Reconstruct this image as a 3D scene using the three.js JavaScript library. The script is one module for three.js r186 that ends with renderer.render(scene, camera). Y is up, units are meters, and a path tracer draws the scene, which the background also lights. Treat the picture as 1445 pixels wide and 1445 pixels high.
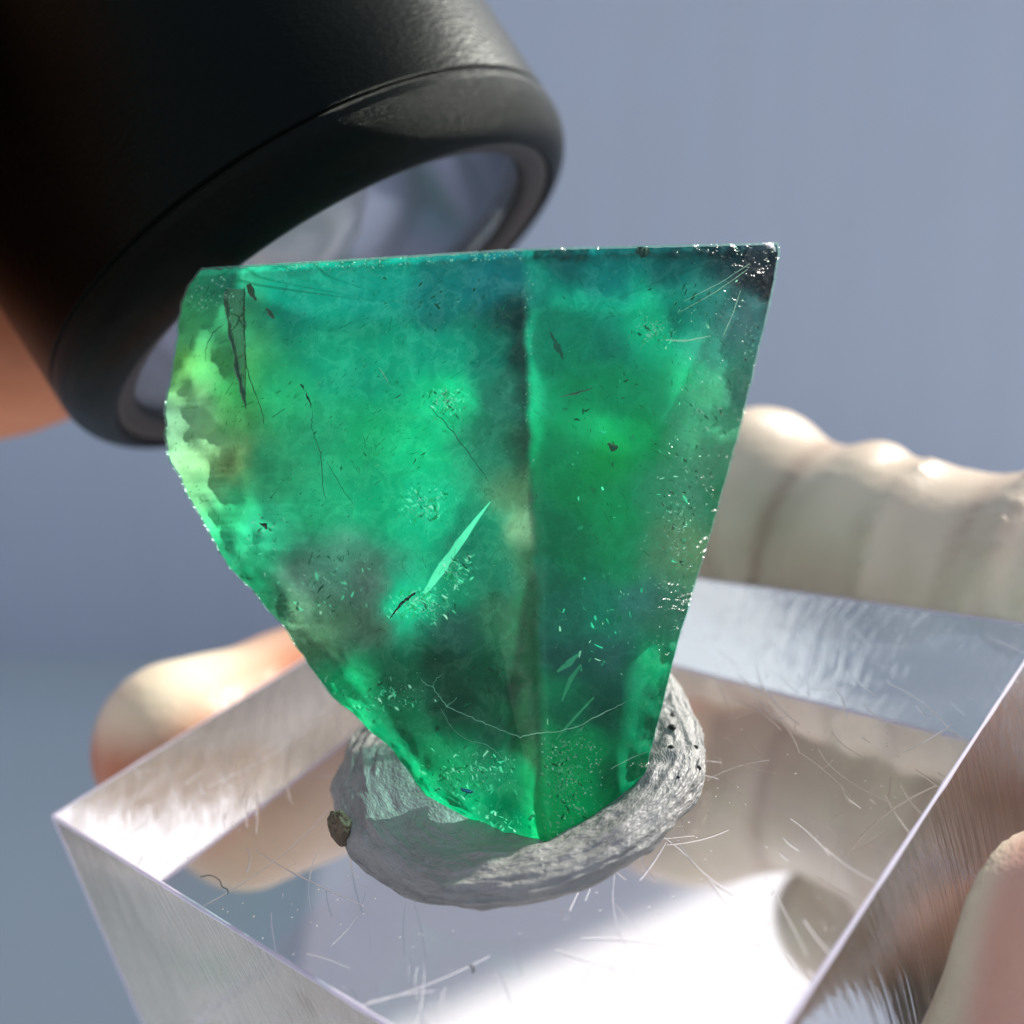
import * as THREE from 'three';
import { RoundedBoxGeometry } from 'three/addons/geometries/RoundedBoxGeometry.js';
import { createNoise3D } from 'simplex-noise';
import { mergeGeometries, mergeVertices } from 'three/addons/utils/BufferGeometryUtils.js';

// ------------------------------------------------------------------ camera, sky, sun, exposure
const scene = new THREE.Scene();
const PITCH = THREE.MathUtils.degToRad(15), EYE = new THREE.Vector3(0, 0.15, 0), F = 1464, HALF = 722.5;
const camera = new THREE.PerspectiveCamera(2 * Math.atan(HALF / F) * 180 / Math.PI, 1, 0.003, 20);
camera.position.copy(EYE); camera.rotation.x = -PITCH;
camera.focus = 0.0515; camera.userData.fStop = 24;
camera.updateMatrixWorld(true);
const renderer = new THREE.WebGLRenderer({ antialias: true });
renderer.toneMapping = THREE.LinearToneMapping;
renderer.toneMappingExposure = 1.5;
renderer.shadowMap.enabled = true;

const SUN = new THREE.Vector3(0.68, 0.58, -0.45).normalize();
{ // a clear soft sky
  const W = 256, H = 128, d = new Float32Array(W * H * 4);
  for (let j = 0; j < H; j++) for (let i = 0; i < W; i++) {
    const el = ((j + 0.5) / H - 0.5) * Math.PI, az = ((i + 0.5) / W - 0.5) * 2 * Math.PI;
    const x = Math.cos(az) * Math.cos(el), y = Math.sin(el), z = Math.sin(az) * Math.cos(el);
    const c = x * SUN.x + y * SUN.y + z * SUN.z, glow = Math.pow(Math.max(0, c), 6) * 0.35, t = Math.max(0, y);
    const k = (j * W + i) * 4;
    d[k] = 0.46 - 0.16 * t + glow; d[k + 1] = 0.49 - 0.14 * t + glow; d[k + 2] = 0.55 - 0.10 * t + glow * 0.9; d[k + 3] = 1;
  }
  const sky = new THREE.DataTexture(d, W, H, THREE.RGBAFormat, THREE.FloatType);
  sky.mapping = THREE.EquirectangularReflectionMapping; sky.minFilter = sky.magFilter = THREE.LinearFilter; sky.needsUpdate = true;
  scene.background = sky; scene.environment = sky;
}
const sun = new THREE.DirectionalLight(new THREE.Color(1.0, 0.95, 0.86), 5);
sun.name = 'sun'; sun.position.copy(SUN).multiplyScalar(1).add(EYE); sun.target.position.copy(EYE).add(new THREE.Vector3(0, -0.02, -0.06));
sun.position.copy(sun.target.position).addScaledVector(SUN, 1);
sun.castShadow = true; sun.shadow.radius = 3; sun.shadow.mapSize.set(4096, 4096);
Object.assign(sun.shadow.camera, { left: -0.3, right: 0.3, top: 0.3, bottom: -0.3, near: 0.1, far: 2 });
scene.add(sun, sun.target);

// ------------------------------------------------------------------ helpers
const MM = 0.001;
// camera-frame millimetres (x right, y down, z away) to the world
const cw = (x, y, z) => new THREE.Vector3(x * MM, -y * MM, -z * MM).applyMatrix4(camera.matrixWorld);
const cdir = (x, y, z) => new THREE.Vector3(x, -y, -z).transformDirection(camera.matrixWorld);
const cam3 = (px, py, d) => [(px - HALF) / F * d, (py - HALF) / F * d, d];
const at = (px, py, d) => cw(...cam3(px, py, d));
let seed = 7; const rnd = () => { seed = (seed + 0x6d2b79f5) | 0; let t = Math.imul(seed ^ (seed >>> 15), 1 | seed); t = (t + Math.imul(t ^ (t >>> 7), 61 | t)) ^ t; return ((t ^ (t >>> 14)) >>> 0) / 4294967296; };
const rr = (a, b) => a + (b - a) * rnd();
const clamp = (x, a = 0, b = 1) => Math.min(b, Math.max(a, x)), lerp = (a, b, t) => a + (b - a) * t, sstep = (a, b, x) => { const t = clamp((x - a) / (b - a)); return t * t * (3 - 2 * t); };
const H3 = (x, y, z) => { let h = Math.imul(x, 374761393) ^ Math.imul(y, 668265263) ^ Math.imul(z, 2147483647 ^ 0x5bd1e995); h = Math.imul(h ^ (h >>> 13), 1274126177); h ^= h >>> 16; return (h >>> 0) / 4294967296; };
function vn(x, y, z = 0) { // value noise 0..1
  const X = Math.floor(x), Y = Math.floor(y), Z = Math.floor(z); let u = x - X, v = y - Y, w = z - Z;
  u = u * u * (3 - 2 * u); v = v * v * (3 - 2 * v); w = w * w * (3 - 2 * w);
  const q = (k) => lerp(lerp(H3(X, Y, Z + k), H3(X + 1, Y, Z + k), u), lerp(H3(X, Y + 1, Z + k), H3(X + 1, Y + 1, Z + k), u), v);
  return w === 0 ? q(0) : lerp(q(0), q(1), w);
}
const fbm = (x, y, z = 0, o = 4) => { let s = 0, a = 0.5, n = 0; for (let i = 0; i < o; i++) { s += a * vn(x, y, z); n += a; a *= 0.5; x = x * 2.03 + 17.1; y = y * 2.03 + 9.2; z = z * 2.03 + 3.7; } return s / n; };
const sn3 = createNoise3D(() => rnd());
const sfb = (x, y, z = 0, o = 4) => { let s = 0, a = 0.5; for (let i = 0; i < o; i++) { s += a * sn3(x, y, z); a *= 0.52; x = x * 2.07 + 11.3; y = y * 2.07 + 5.1; z += 7.7; } return s; }; // about -1..1
const lin = (c) => { c /= 255; return c <= 0.04045 ? c / 12.92 : Math.pow((c + 0.055) / 1.055, 2.4); };
const toS = (c) => { c = clamp(c); return Math.round(255 * (c <= 0.0031308 ? c * 12.92 : 1.055 * Math.pow(c, 1 / 2.4) - 0.055)); };
function tex(w, h, f, srgb = false) { // f(u, v) -> grey or [r, g, b], linear 0..1
  const d = new Uint8Array(w * h * 4);
  for (let j = 0; j < h; j++) for (let i = 0; i < w; i++) {
    const c = f((i + 0.5) / w, (j + 0.5) / h), k = (j * w + i) * 4;
    if (typeof c === 'number') d[k] = d[k + 1] = d[k + 2] = Math.round(clamp(c) * 255);
    else for (let q = 0; q < 3; q++) d[k + q] = srgb ? toS(c[q]) : Math.round(clamp(c[q]) * 255);
    d[k + 3] = 255;
  }
  const t = new THREE.DataTexture(d, w, h); t.wrapS = t.wrapT = THREE.RepeatWrapping; t.magFilter = THREE.LinearFilter; t.minFilter = THREE.LinearMipmapLinearFilter;
  if (srgb) t.colorSpace = THREE.SRGBColorSpace; t.needsUpdate = true; return t;
}
const rgb = (r, g, b) => new THREE.Color().setRGB(r, g, b);
const std = (o) => new THREE.MeshStandardMaterial(o), phys = (o) => new THREE.MeshPhysicalMaterial(o);
function mesh(name, geometry, material, parent = scene, ud) {
  const m = new THREE.Mesh(geometry, material); m.name = name; m.castShadow = m.receiveShadow = true; if (ud) m.userData = ud; parent.add(m); return m;
}
function thing(name, label, category, position, quaternion, extra) {
  const g = new THREE.Group(); g.name = name; if (position) g.position.copy(position); if (quaternion) g.quaternion.copy(quaternion);
  g.userData = { label, category, ...extra }; scene.add(g); g.updateMatrixWorld(true); return g;
}
function grid(nu, nv, f, closeU = false) { // f(i, j) -> {p:[x,y,z], uv:[u,v]}
  const P = [], U = [], I = [];
  for (let j = 0; j <= nv; j++) for (let i = 0; i <= nu; i++) { const q = f(i, j); P.push(q.p.x, q.p.y, q.p.z); U.push(...(q.uv || [i / nu, j / nv])); }
  for (let j = 0; j < nv; j++) for (let i = 0; i < nu; i++) { const a = j * (nu + 1) + i, b = a + 1, c = a + nu + 1, d = c + 1; I.push(a, c, b, b, c, d); }
  const g = new THREE.BufferGeometry(); g.setAttribute('position', new THREE.Float32BufferAttribute(P, 3)); g.setAttribute('uv', new THREE.Float32BufferAttribute(U, 2)); g.setIndex(I); g.computeVertexNormals(); return g;
}
const poly = (pts) => (y) => { // x and along-line value by y, piecewise linear
  if (y <= pts[0][1]) return pts[0][0];
  for (let k = 1; k < pts.length; k++) if (y <= pts[k][1]) return lerp(pts[k - 1][0], pts[k][0], (y - pts[k - 1][1]) / (pts[k][1] - pts[k - 1][1] || 1));
  return pts[pts.length - 1][0];
};
// naive surface nets over a field splatted capsule by capsule (smooth union); lists of [a, b, ra, rb]
function blobs(capsules, cell, k, tweak) {
  const lo = new THREE.Vector3(1e9, 1e9, 1e9), hi = lo.clone().negate();
  for (const [a, b, ra, rb] of capsules) { const r = Math.max(ra, rb) + 3 * cell; for (const p of [a, b]) { lo.min(p.clone().subScalar(r)); hi.max(p.clone().addScalar(r)); } }
  const nx = Math.ceil((hi.x - lo.x) / cell) + 1, ny = Math.ceil((hi.y - lo.y) / cell) + 1, nz = Math.ceil((hi.z - lo.z) / cell) + 1, D = new Float32Array(nx * ny * nz).fill(9e-3);
  for (const [a, b, ra, rb] of capsules) {
    const m = Math.max(ra, rb) + Math.max(k, 0.004), abx = b.x - a.x, aby = b.y - a.y, abz = b.z - a.z, L = abx * abx + aby * aby + abz * abz || 1e-12;
    const i0 = Math.max(0, Math.floor((Math.min(a.x, b.x) - m - lo.x) / cell)), i1 = Math.min(nx - 1, Math.ceil((Math.max(a.x, b.x) + m - lo.x) / cell));
    const j0 = Math.max(0, Math.floor((Math.min(a.y, b.y) - m - lo.y) / cell)), j1 = Math.min(ny - 1, Math.ceil((Math.max(a.y, b.y) + m - lo.y) / cell));
    const k0 = Math.max(0, Math.floor((Math.min(a.z, b.z) - m - lo.z) / cell)), k1 = Math.min(nz - 1, Math.ceil((Math.max(a.z, b.z) + m - lo.z) / cell));
    for (let z = k0; z <= k1; z++) for (let y = j0; y <= j1; y++) for (let x = i0; x <= i1; x++) {
      const px = lo.x + x * cell - a.x, py = lo.y + y * cell - a.y, pz = lo.z + z * cell - a.z, t = clamp((px * abx + py * aby + pz * abz) / L);
      const d = Math.hypot(px - abx * t, py - aby * t, pz - abz * t) - lerp(ra, rb, t), o = (z * ny + y) * nx + x, e = D[o], h = Math.max(k - Math.abs(d - e), 0) / k;
      D[o] = Math.min(d, e) - h * h * k * 0.25;
    }
  }
  if (tweak) for (let z = 0; z < nz; z++) for (let y = 0; y < ny; y++) for (let x = 0; x < nx; x++) { const o = (z * ny + y) * nx + x; if (Math.abs(D[o]) < 4e-3) D[o] = tweak(D[o], lo.x + x * cell, lo.y + y * cell, lo.z + z * cell); }
  const id = new Int32Array(nx * ny * nz).fill(-1), P = [], N = [], I = [], S = [1, nx, nx * ny];
  for (let z = 0; z < nz - 1; z++) for (let y = 0; y < ny - 1; y++) for (let x = 0; x < nx - 1; x++) {
    const o = (z * ny + y) * nx + x; let c = 0, sx = 0, sy = 0, sz = 0, s0 = D[o] < 0, mixed = false;
    for (let q = 1; q < 8; q++) if ((D[o + (q & 1) + (q >> 1 & 1) * S[1] + (q >> 2) * S[2]] < 0) !== s0) { mixed = true; break; }
    if (!mixed) continue;
    for (let q = 0; q < 8; q++) for (let e = 0; e < 3; e++) if (!(q >> e & 1)) {
      const f = D[o + (q & 1) + (q >> 1 & 1) * S[1] + (q >> 2) * S[2]], r = q | 1 << e, g = D[o + (r & 1) + (r >> 1 & 1) * S[1] + (r >> 2) * S[2]];
      if ((f < 0) === (g < 0)) continue; const t = f / (f - g); c++;
      sx += (q & 1) + (e === 0 ? t : 0); sy += (q >> 1 & 1) + (e === 1 ? t : 0); sz += (q >> 2) + (e === 2 ? t : 0);
    }
    id[o] = P.length / 3; P.push(lo.x + (x + sx / c) * cell, lo.y + (y + sy / c) * cell, lo.z + (z + sz / c) * cell);
    const gx = D[o + 1] - D[o], gy = D[o + nx] - D[o], gz = D[o + nx * ny] - D[o], l = Math.hypot(gx, gy, gz) || 1; N.push(gx / l, gy / l, gz / l);
  }
  for (let z = 1; z < nz - 1; z++) for (let y = 1; y < ny - 1; y++) for (let x = 1; x < nx - 1; x++) {
    const o = (z * ny + y) * nx + x;
    for (let e = 0; e < 3; e++) {
      const a = D[o] < 0, b = D[o + S[e]] < 0; if (a === b) continue;
      const u = S[(e + 1) % 3], v = S[(e + 2) % 3], q = [id[o], id[o - u], id[o - u - v], id[o - v]];
      if (q.some((n) => n < 0)) continue;
      if (a) I.push(q[0], q[1], q[2], q[0], q[2], q[3]); else I.push(q[0], q[2], q[1], q[0], q[3], q[2]);
    }
  }
  const g = new THREE.BufferGeometry(); g.setAttribute('position', new THREE.Float32BufferAttribute(P, 3)); g.setIndex(I); g.computeVertexNormals(); return g;
}
const UP = new THREE.Vector3(0, 1, 0);

// ------------------------------------------------------------------ the setting
{
  const clothTex = tex(512, 512, (u, v) => 0.5 + 0.25 * (vn(u * 256, v * 4) - 0.5) + 0.25 * (vn(u * 8, v * 200) - 0.5));
  const wallTex = tex(512, 512, (u, v) => { const s = 0.95 + 0.05 * fbm(u * 6, v * 6, 0, 4) + 0.03 * (vn(u * 120, v * 1.5) - 0.5); return [0.385 * s, 0.435 * s, 0.53 * s]; }, true);
  const wallM = std({ map: wallTex, roughness: 0.9, bumpMap: clothTex, bumpScale: 0.0004 });
  const wg = new THREE.BoxGeometry(0.88, 0.28, 0.02); const wall = mesh('wall', wg, wallM, scene, { kind: 'structure', label: 'plain blue grey wall out of focus behind everything', category: 'wall' });
  wall.position.set(-0.16, 0.135, -0.365);
  const tableTex = tex(512, 512, (u, v) => { const s = 0.9 + 0.2 * fbm(u * 14, v * 14, 2, 4); return [0.40 * s, 0.46 * s, 0.49 * s]; }, true);
  const ground = mesh('table_surface', new THREE.BoxGeometry(1.5, 0.03, 1.1), std({ map: tableTex, roughness: 0.6 }), scene, { kind: 'structure', label: 'grey blue table surface out of focus below the wall', category: 'table' });
  ground.position.set(0, -0.015, 0.19);
  const sheet = mesh('added_white_sheet', new RoundedBoxGeometry(0.45, 0.0012, 0.50, 2, 0.0005), std({ color: rgb(0.70, 0.685, 0.70), roughness: 0.8 }), scene, { label: 'white sheet added on the table to brighten the clear block, seen only through it', category: 'added_paper' });  // unseen sheet added so the block shows a bright white patch
  sheet.position.set(0.195, 0.0007, -0.02); sheet.rotation.y = 0.06;
}

// ------------------------------------------------------------------ clear block
const nDown = [0.21, 0.918, 0.335];
const bx = cdir(0.736, 0.077, -0.672), by = cdir(-0.21, -0.918, -0.335); by.normalize(); bx.addScaledVector(by, -bx.dot(by)).normalize();
const bz = new THREE.Vector3().crossVectors(bx, by);
const blockQ = new THREE.Quaternion().setFromRotationMatrix(new THREE.Matrix4().makeBasis(bx, by, bz));
const blockTop = cw(1.3, 12.7, 62.0), BT = 0.020;
const block = thing('acrylic_block', 'clear square acrylic block with saw-marked sides holding up the grey putty and green crystal', 'block', blockTop.clone().addScaledVector(by, -BT), blockQ);
{
  const streak = (U, V) => tex(1024, 1024, (u, v) => { const uu = u + 0.10 * v + 0.006 * Math.sin(v * 7); return clamp(0.5 + 0.5 * (vn(uu * 190, v * 3.0) - 0.5) + 0.45 * (vn(uu * 420, v * 7) - 0.5) + 0.5 * (vn(uu * 60 , v * 1.7, 4) - 0.5)); });
  const st = streak();
  // scratched top: fine hairlines over faint haze
  const sc = document.createElement('canvas'); sc.width = sc.height = 2048; const cx = sc.getContext('2d'); cx.fillStyle = '#808080'; cx.fillRect(0, 0, 2048, 2048);
  for (let i = 0; i < 420; i++) {
    const x = rr(0, 2048), y = rr(0, 2048), a = rnd() < 0.5 ? rr(0.5, 0.9) : rr(0, Math.PI), l = rr(15, 260) * (rnd() < 0.2 ? 2 : 1), b = rr(-0.4, 0.4);
    cx.strokeStyle = rnd() < 0.5 ? `rgba(255,255,255,${rr(0.15, 0.8)})` : `rgba(0,0,0,${rr(0.15, 0.8)})`; cx.lineWidth = rr(0.8, 2.6); cx.beginPath(); cx.moveTo(x, y);
    cx.quadraticCurveTo(x + Math.cos(a + b) * l * 0.5, y + Math.sin(a + b) * l * 0.5, x + Math.cos(a) * l, y + Math.sin(a) * l); cx.stroke();
  }
  for (let i = 0; i < 500; i++) { cx.fillStyle = rnd() < 0.5 ? 'rgba(255,255,255,0.7)' : 'rgba(0,0,0,0.7)'; cx.fillRect(rr(0, 2048), rr(0, 2048), rr(1, 4), rr(1, 4)); }
  const scratch = new THREE.CanvasTexture(sc); scratch.wrapS = scratch.wrapT = THREE.RepeatWrapping;
  const g0 = { transmission: 1, thickness: 0.02, ior: 1.49, color: rgb(0.975, 0.96, 0.98), metalness: 0 };
  const smudge = tex(512, 512, (u, v) => [0, 0.02 + 0.22 * Math.pow(fbm(u * 7, v * 7, 3, 5), 3), 0]);
  const top = phys({ ...g0, roughness: 1, roughnessMap: smudge, bumpMap: scratch, bumpScale: 0.00004 });
  // the sides are saw-marked and half frosted: they scatter the sunlight that falls on them
  const frost = tex(1024, 1024, (u, v) => { const uu = u + 0.10 * v, a = vn(uu * 150, v * 2.5, 1), b = vn(uu * 40, v * 1.6, 9), c = vn(uu * 400, v * 6, 3), f = sfb(u * 2.2, v * 5, 4, 3); return [0, clamp(0.045 + 0.07 * (a - 0.5) + 0.10 * (b - 0.5) + 0.06 * (c - 0.5) + 0.09 * f, 0.01, 0.35), 0]; });
  const side = phys({ ...g0, roughness: 1, roughnessMap: frost, bumpMap: st, bumpScale: 0.00002 });
  const bot = phys({ ...g0, roughness: 0.03 });
  const g = new RoundedBoxGeometry(0.0455, BT, 0.0402, 3, 0.00014); g.translate(0, BT / 2, 0);
  mesh('block_body', g, [side, side, top, bot, side, side], block);
}
{
  const gs = [];
  const scratchAt = (x, z, a, l, b, w) => { const n = 7, P = [], I = []; for (let k = 0; k <= n; k++) { const t = k / n, aa = a + b * t, px = x + Math.cos(aa) * l * t, pz = z + Math.sin(aa) * l * t, ww = w * (0.25 + Math.sin(Math.PI * t)) * rr(0.5, 1.2); if (Math.abs(px) > 0.0222 || Math.abs(pz) > 0.0196) return; for (const s of [-1, 1]) P.push(px - Math.sin(aa) * ww * s, BT + 0.00002, pz + Math.cos(aa) * ww * s); if (k) { const o = 2 * k - 2; I.push(o, o + 1, o + 2, o + 1, o + 3, o + 2); } }
    const g = new THREE.BufferGeometry(); g.setAttribute('position', new THREE.Float32BufferAttribute(P, 3)); g.setIndex(I); g.computeVertexNormals(); gs.push(g); };
  for (let i = 0; i < 90; i++) { const big = rnd() < 0.15; scratchAt(rr(-0.022, 0.022), rr(-0.0195, 0.0195), rnd() < 0.45 ? rr(-0.3, 0.4) : rr(0, 6.3), big ? rr(0.002, 0.006) : rr(0.0003, 0.0028), rr(-0.7, 0.7), big ? rr(0.000006, 0.000013) : rr(0.000004, 0.000015)); }
  mesh('scratches', mergeGeometries(gs), phys({ color: rgb(0.7, 0.7, 0.72), roughness: 0.75, transmission: 0.85, thickness: 0, transparent: true, opacity: 0.32 }), block, { kind: 'stuff' });
}
{ // rods added along the arrises, pale lilac to give bright edge highlights
  const es = [], hx = 0.0455 / 2 - 0.00004, hz = 0.0402 / 2 - 0.00004, rod = (l, ax, x, y, z) => { const c = new THREE.CylinderGeometry(0.00011, 0.00011, l, 8, 40, true), p = c.attributes.position; for (let i = 0; i < p.count; i++) { const q = 1 + 0.5 * (vn(p.getY(i) * 2500 + x * 999, z * 777, 0) - 0.5); p.setX(i, p.getX(i) * q); p.setZ(i, p.getZ(i) * q); } if (ax === 'x') c.rotateZ(Math.PI / 2); if (ax === 'z') c.rotateX(Math.PI / 2); c.translate(x, y, z); es.push(c); };
  for (const y of [0.00004, BT - 0.00004]) for (const s of [-1, 1]) { rod(0.0454, 'x', 0, y, s * hz); rod(0.0401, 'z', s * hx, y, 0); }
  for (const s of [-1, 1]) for (const q of [-1, 1]) rod(BT, 'y', s * hx, BT / 2, q * hz);
  mesh('edge_highlight', mergeGeometries(es), phys({ color: rgb(0.86, 0.82, 0.95), roughness: 0.6, transmission: 0.6, thickness: 0 }), block);
}
const onBlock = (x, z, y = 0) => new THREE.Vector3(x, y, z).applyQuaternion(blockQ).add(blockTop); // metres in the block's own axes, from the centre of its top

// ------------------------------------------------------------------ putty
const puttyC = cw(0.55, 14.7, 57.0); // centre of its foot on the block's top
puttyC.addScaledVector(by, -(puttyC.clone().sub(blockTop).dot(by)));
const puttyM = std({
  color: rgb(1, 1, 1), roughness: 0.5,
  map: tex(1024, 512, (u, v) => { const s = 0.82 + 0.3 * fbm(u * 40, v * 20, 1, 5) - (vn(u * 330, v * 120) > 0.93 ? 0.25 : 0); return [0.27 * s, 0.268 * s, 0.262 * s]; }, true),
  bumpMap: tex(1024, 512, (u, v) => 0.5 * fbm(u * 70, v * 34, 5, 4) + 0.3 * fbm(u * 160 , v * 26, 7, 3) + 0.2 * vn(u * 400, v * 200)), bumpScale: 0.00022,
});
const putty = thing('putty', 'lumpy grey putty pressed in a ring under the green crystal on the clear block', 'putty', puttyC, blockQ);
let puttyAt;
{
  const prof = new THREE.CatmullRomCurve3([[0.80, 0], [0.93, 0.03], [1.0, 0.3], [1.0, 0.6], [0.955, 0.88], [0.88, 1.0], [0.79, 0.93], [0.68, 0.66], [0.5, 0.42], [0.0, 0.36]].map(([r, h]) => new THREE.Vector3(r, h, 0)));
  const steep = new THREE.CatmullRomCurve3(prof.points.map((p) => p.clone()));
  prof.points.slice(-4).forEach((p, k) => { p.y = [0.98, 0.93, 0.86, 0.80][k]; });
  const front = (() => { const v = EYE.clone().sub(puttyC).applyQuaternion(blockQ.clone().invert()); return Math.atan2(v.z, v.x); })();
  puttyAt = (th, s) => {
    const a = th + front, c = Math.cos(th), sn = Math.sin(th), c2 = Math.cos(th + 0.3), q = prof.getPoint(s).lerp(steep.getPoint(s), sstep(0.25, 0.75, c2));
    const nz = (f, o) => fbm(Math.cos(a) * f + 10, Math.sin(a) * f + 10, s * f * 1.3, o) - 0.5;
    const Hh = lerp(3.5, 1.7, sstep(-0.25, 0.6, c2)) - 0.1 * c + 0.35 * Math.max(0, -sn) + nz(1.6, 2) * 0.7 + nz(5, 3) * 0.35, R = 10.15 + 0.5 * Math.cos(2 * th + 0.6) * 0.4 + nz(1.3, 3) * 1.1;
    const cr = 0.075 * sn3(Math.cos(a) * 1.7 + s * 2, Math.sin(a) * 1.7, s * 15) * sstep(0.12, 0.3, s), rad = (q.x * R + q.x * (nz(4.5, 4) * 0.9 + nz(14, 3) * 0.10 + cr)) * MM, hh = Math.max(0.00003, (q.y * Hh + (s > 0.12 ? nz(6, 4) * 0.5 + cr : 0)) * MM);
    return new THREE.Vector3(Math.cos(a) * rad, hh, Math.sin(a) * rad);
  };
  const g = grid(260, 110, (i, j) => ({ p: puttyAt(-i / 260 * Math.PI * 2 , j / 110), uv: [i / 260, j / 110] }));
  mesh('putty_lump', g, puttyM, putty);
  const speckM = std({ color: rgb(0.012, 0.011, 0.01), roughness: 0.6 }), sg = new THREE.IcosahedronGeometry(0.00013, 1);
  for (const [th, s, k] of [[-1.35, 0.55, 1.5], [-1.5, 0.5, 1.1], [-1.2, 0.42, 0.9], [-1.6, 0.62, 1.8], [-1.05, 0.38, 0.8], [-0.9, 0.5, 0.7], [-1.15, 0.58, 1.2]]) {
    const m = mesh('grit', sg, speckM, putty); m.position.copy(puttyAt(th, s)); m.scale.set(k, k * 0.8, k * rr(1, 1.8)); m.rotation.set(rr(0, 3), rr(0, 3), 0);
  }
}

// ------------------------------------------------------------------ emerald crystal
// outlines of the crystal as it stands: left border, front arris and right border, each as [x, y] on its sight lines
const Lc = [[283, 378], [262, 405], [250, 450], [243, 510], [232, 575], [229, 610], [238, 650], [262, 695], [290, 745], [322, 800], [345, 825], [400, 885], [440, 948], [470, 985], [500, 1012], [552, 1058], [600, 1122], [660, 1155], [700, 1173], [742, 1200]];
const Ec = [[736, 350], [742, 420], [748, 560], [752, 700], [760, 850], [765, 1000], [768, 1100], [771, 1204]];
const Rc = [[1098, 342], [1102, 354], [1090, 420], [1066, 520], [1040, 625], [1012, 725], [985, 815], [958, 905], [938, 985], [915, 1078], [895, 1140], [886, 1156], [852, 1182], [845, 1192]];
const lX0 = poly(Lc), eX = poly(Ec), rX0 = poly(Rc);
const lX = (y) => lX0(y) + 5.5 * sfb(y / 34, 1.5, 0, 5) * sstep(378, 400, y) * sstep(1180, 1080, y), rX = (y) => rX0(y) + 1.6 * sfb(y / 22, 7.5, 0, 4) * sstep(342, 360, y);
const gy = (v) => [lerp(378, 1200, v), lerp(350, 1204, v), lerp(342, 1192, v)];
const uE = 0.56;
function front(u, v) { // picture coordinates and depth of the front faces
  const [yl, ye, yr] = gy(v), L = [lX(yl), yl, lerp(55.5, 52.5, v)], E = [eX(ye), ye, lerp(47.6, 49.8, v)], R = [rX(yr), yr, lerp(53.5, 51.8, v)];
  const q = u < uE ? [L, E, u / uE] : [E, R, (u - uE) / (1 - uE)];
  const p = [0, 1, 2].map((k) => lerp(q[0][k], q[1][k], q[2]));
  const uM = v < 0.33 ? lerp(0.945, 0.83, v / 0.33) : v < 0.55 ? lerp(0.83, 0.86, (v - 0.33) / 0.22) : lerp(0.86, 0.97, clamp((v - 0.55) / 0.3)); if (u > uM) p[2] += 3.2 * (1 - sstep(0.45, 0.72, v)) * (u - uM) / 0.17; // frosted third face
  p[1] += Math.max(0, sfb(p[0] / 13, 3.3, 0, 4)) * 5 * sstep(0.012, 0, v) * (u < uE ? 1 : 0.35); // nicks along the top
  const r = Math.abs(u - uE); p[2] += 0.16 * Math.exp(-r * r / (2 * 0.012 * 0.012)); // worn arris
  return p;
}
const uvOf = (x, y) => { // where a sight line meets the front faces
  let v = clamp((y - 350) / 850), u = 0.5;
  for (let k = 0; k < 6; k++) { const [yl, ye, yr] = gy(v), l = lX(yl), e = eX(ye), r = rX(yr); u = x < e ? uE * (x - l) / (e - l) : uE + (1 - uE) * (x - e) / (r - e); u = clamp(u); const yy = front(u, v)[1]; v = clamp(v + (y - yy) / 850); }
  return [u, v];
};
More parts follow.
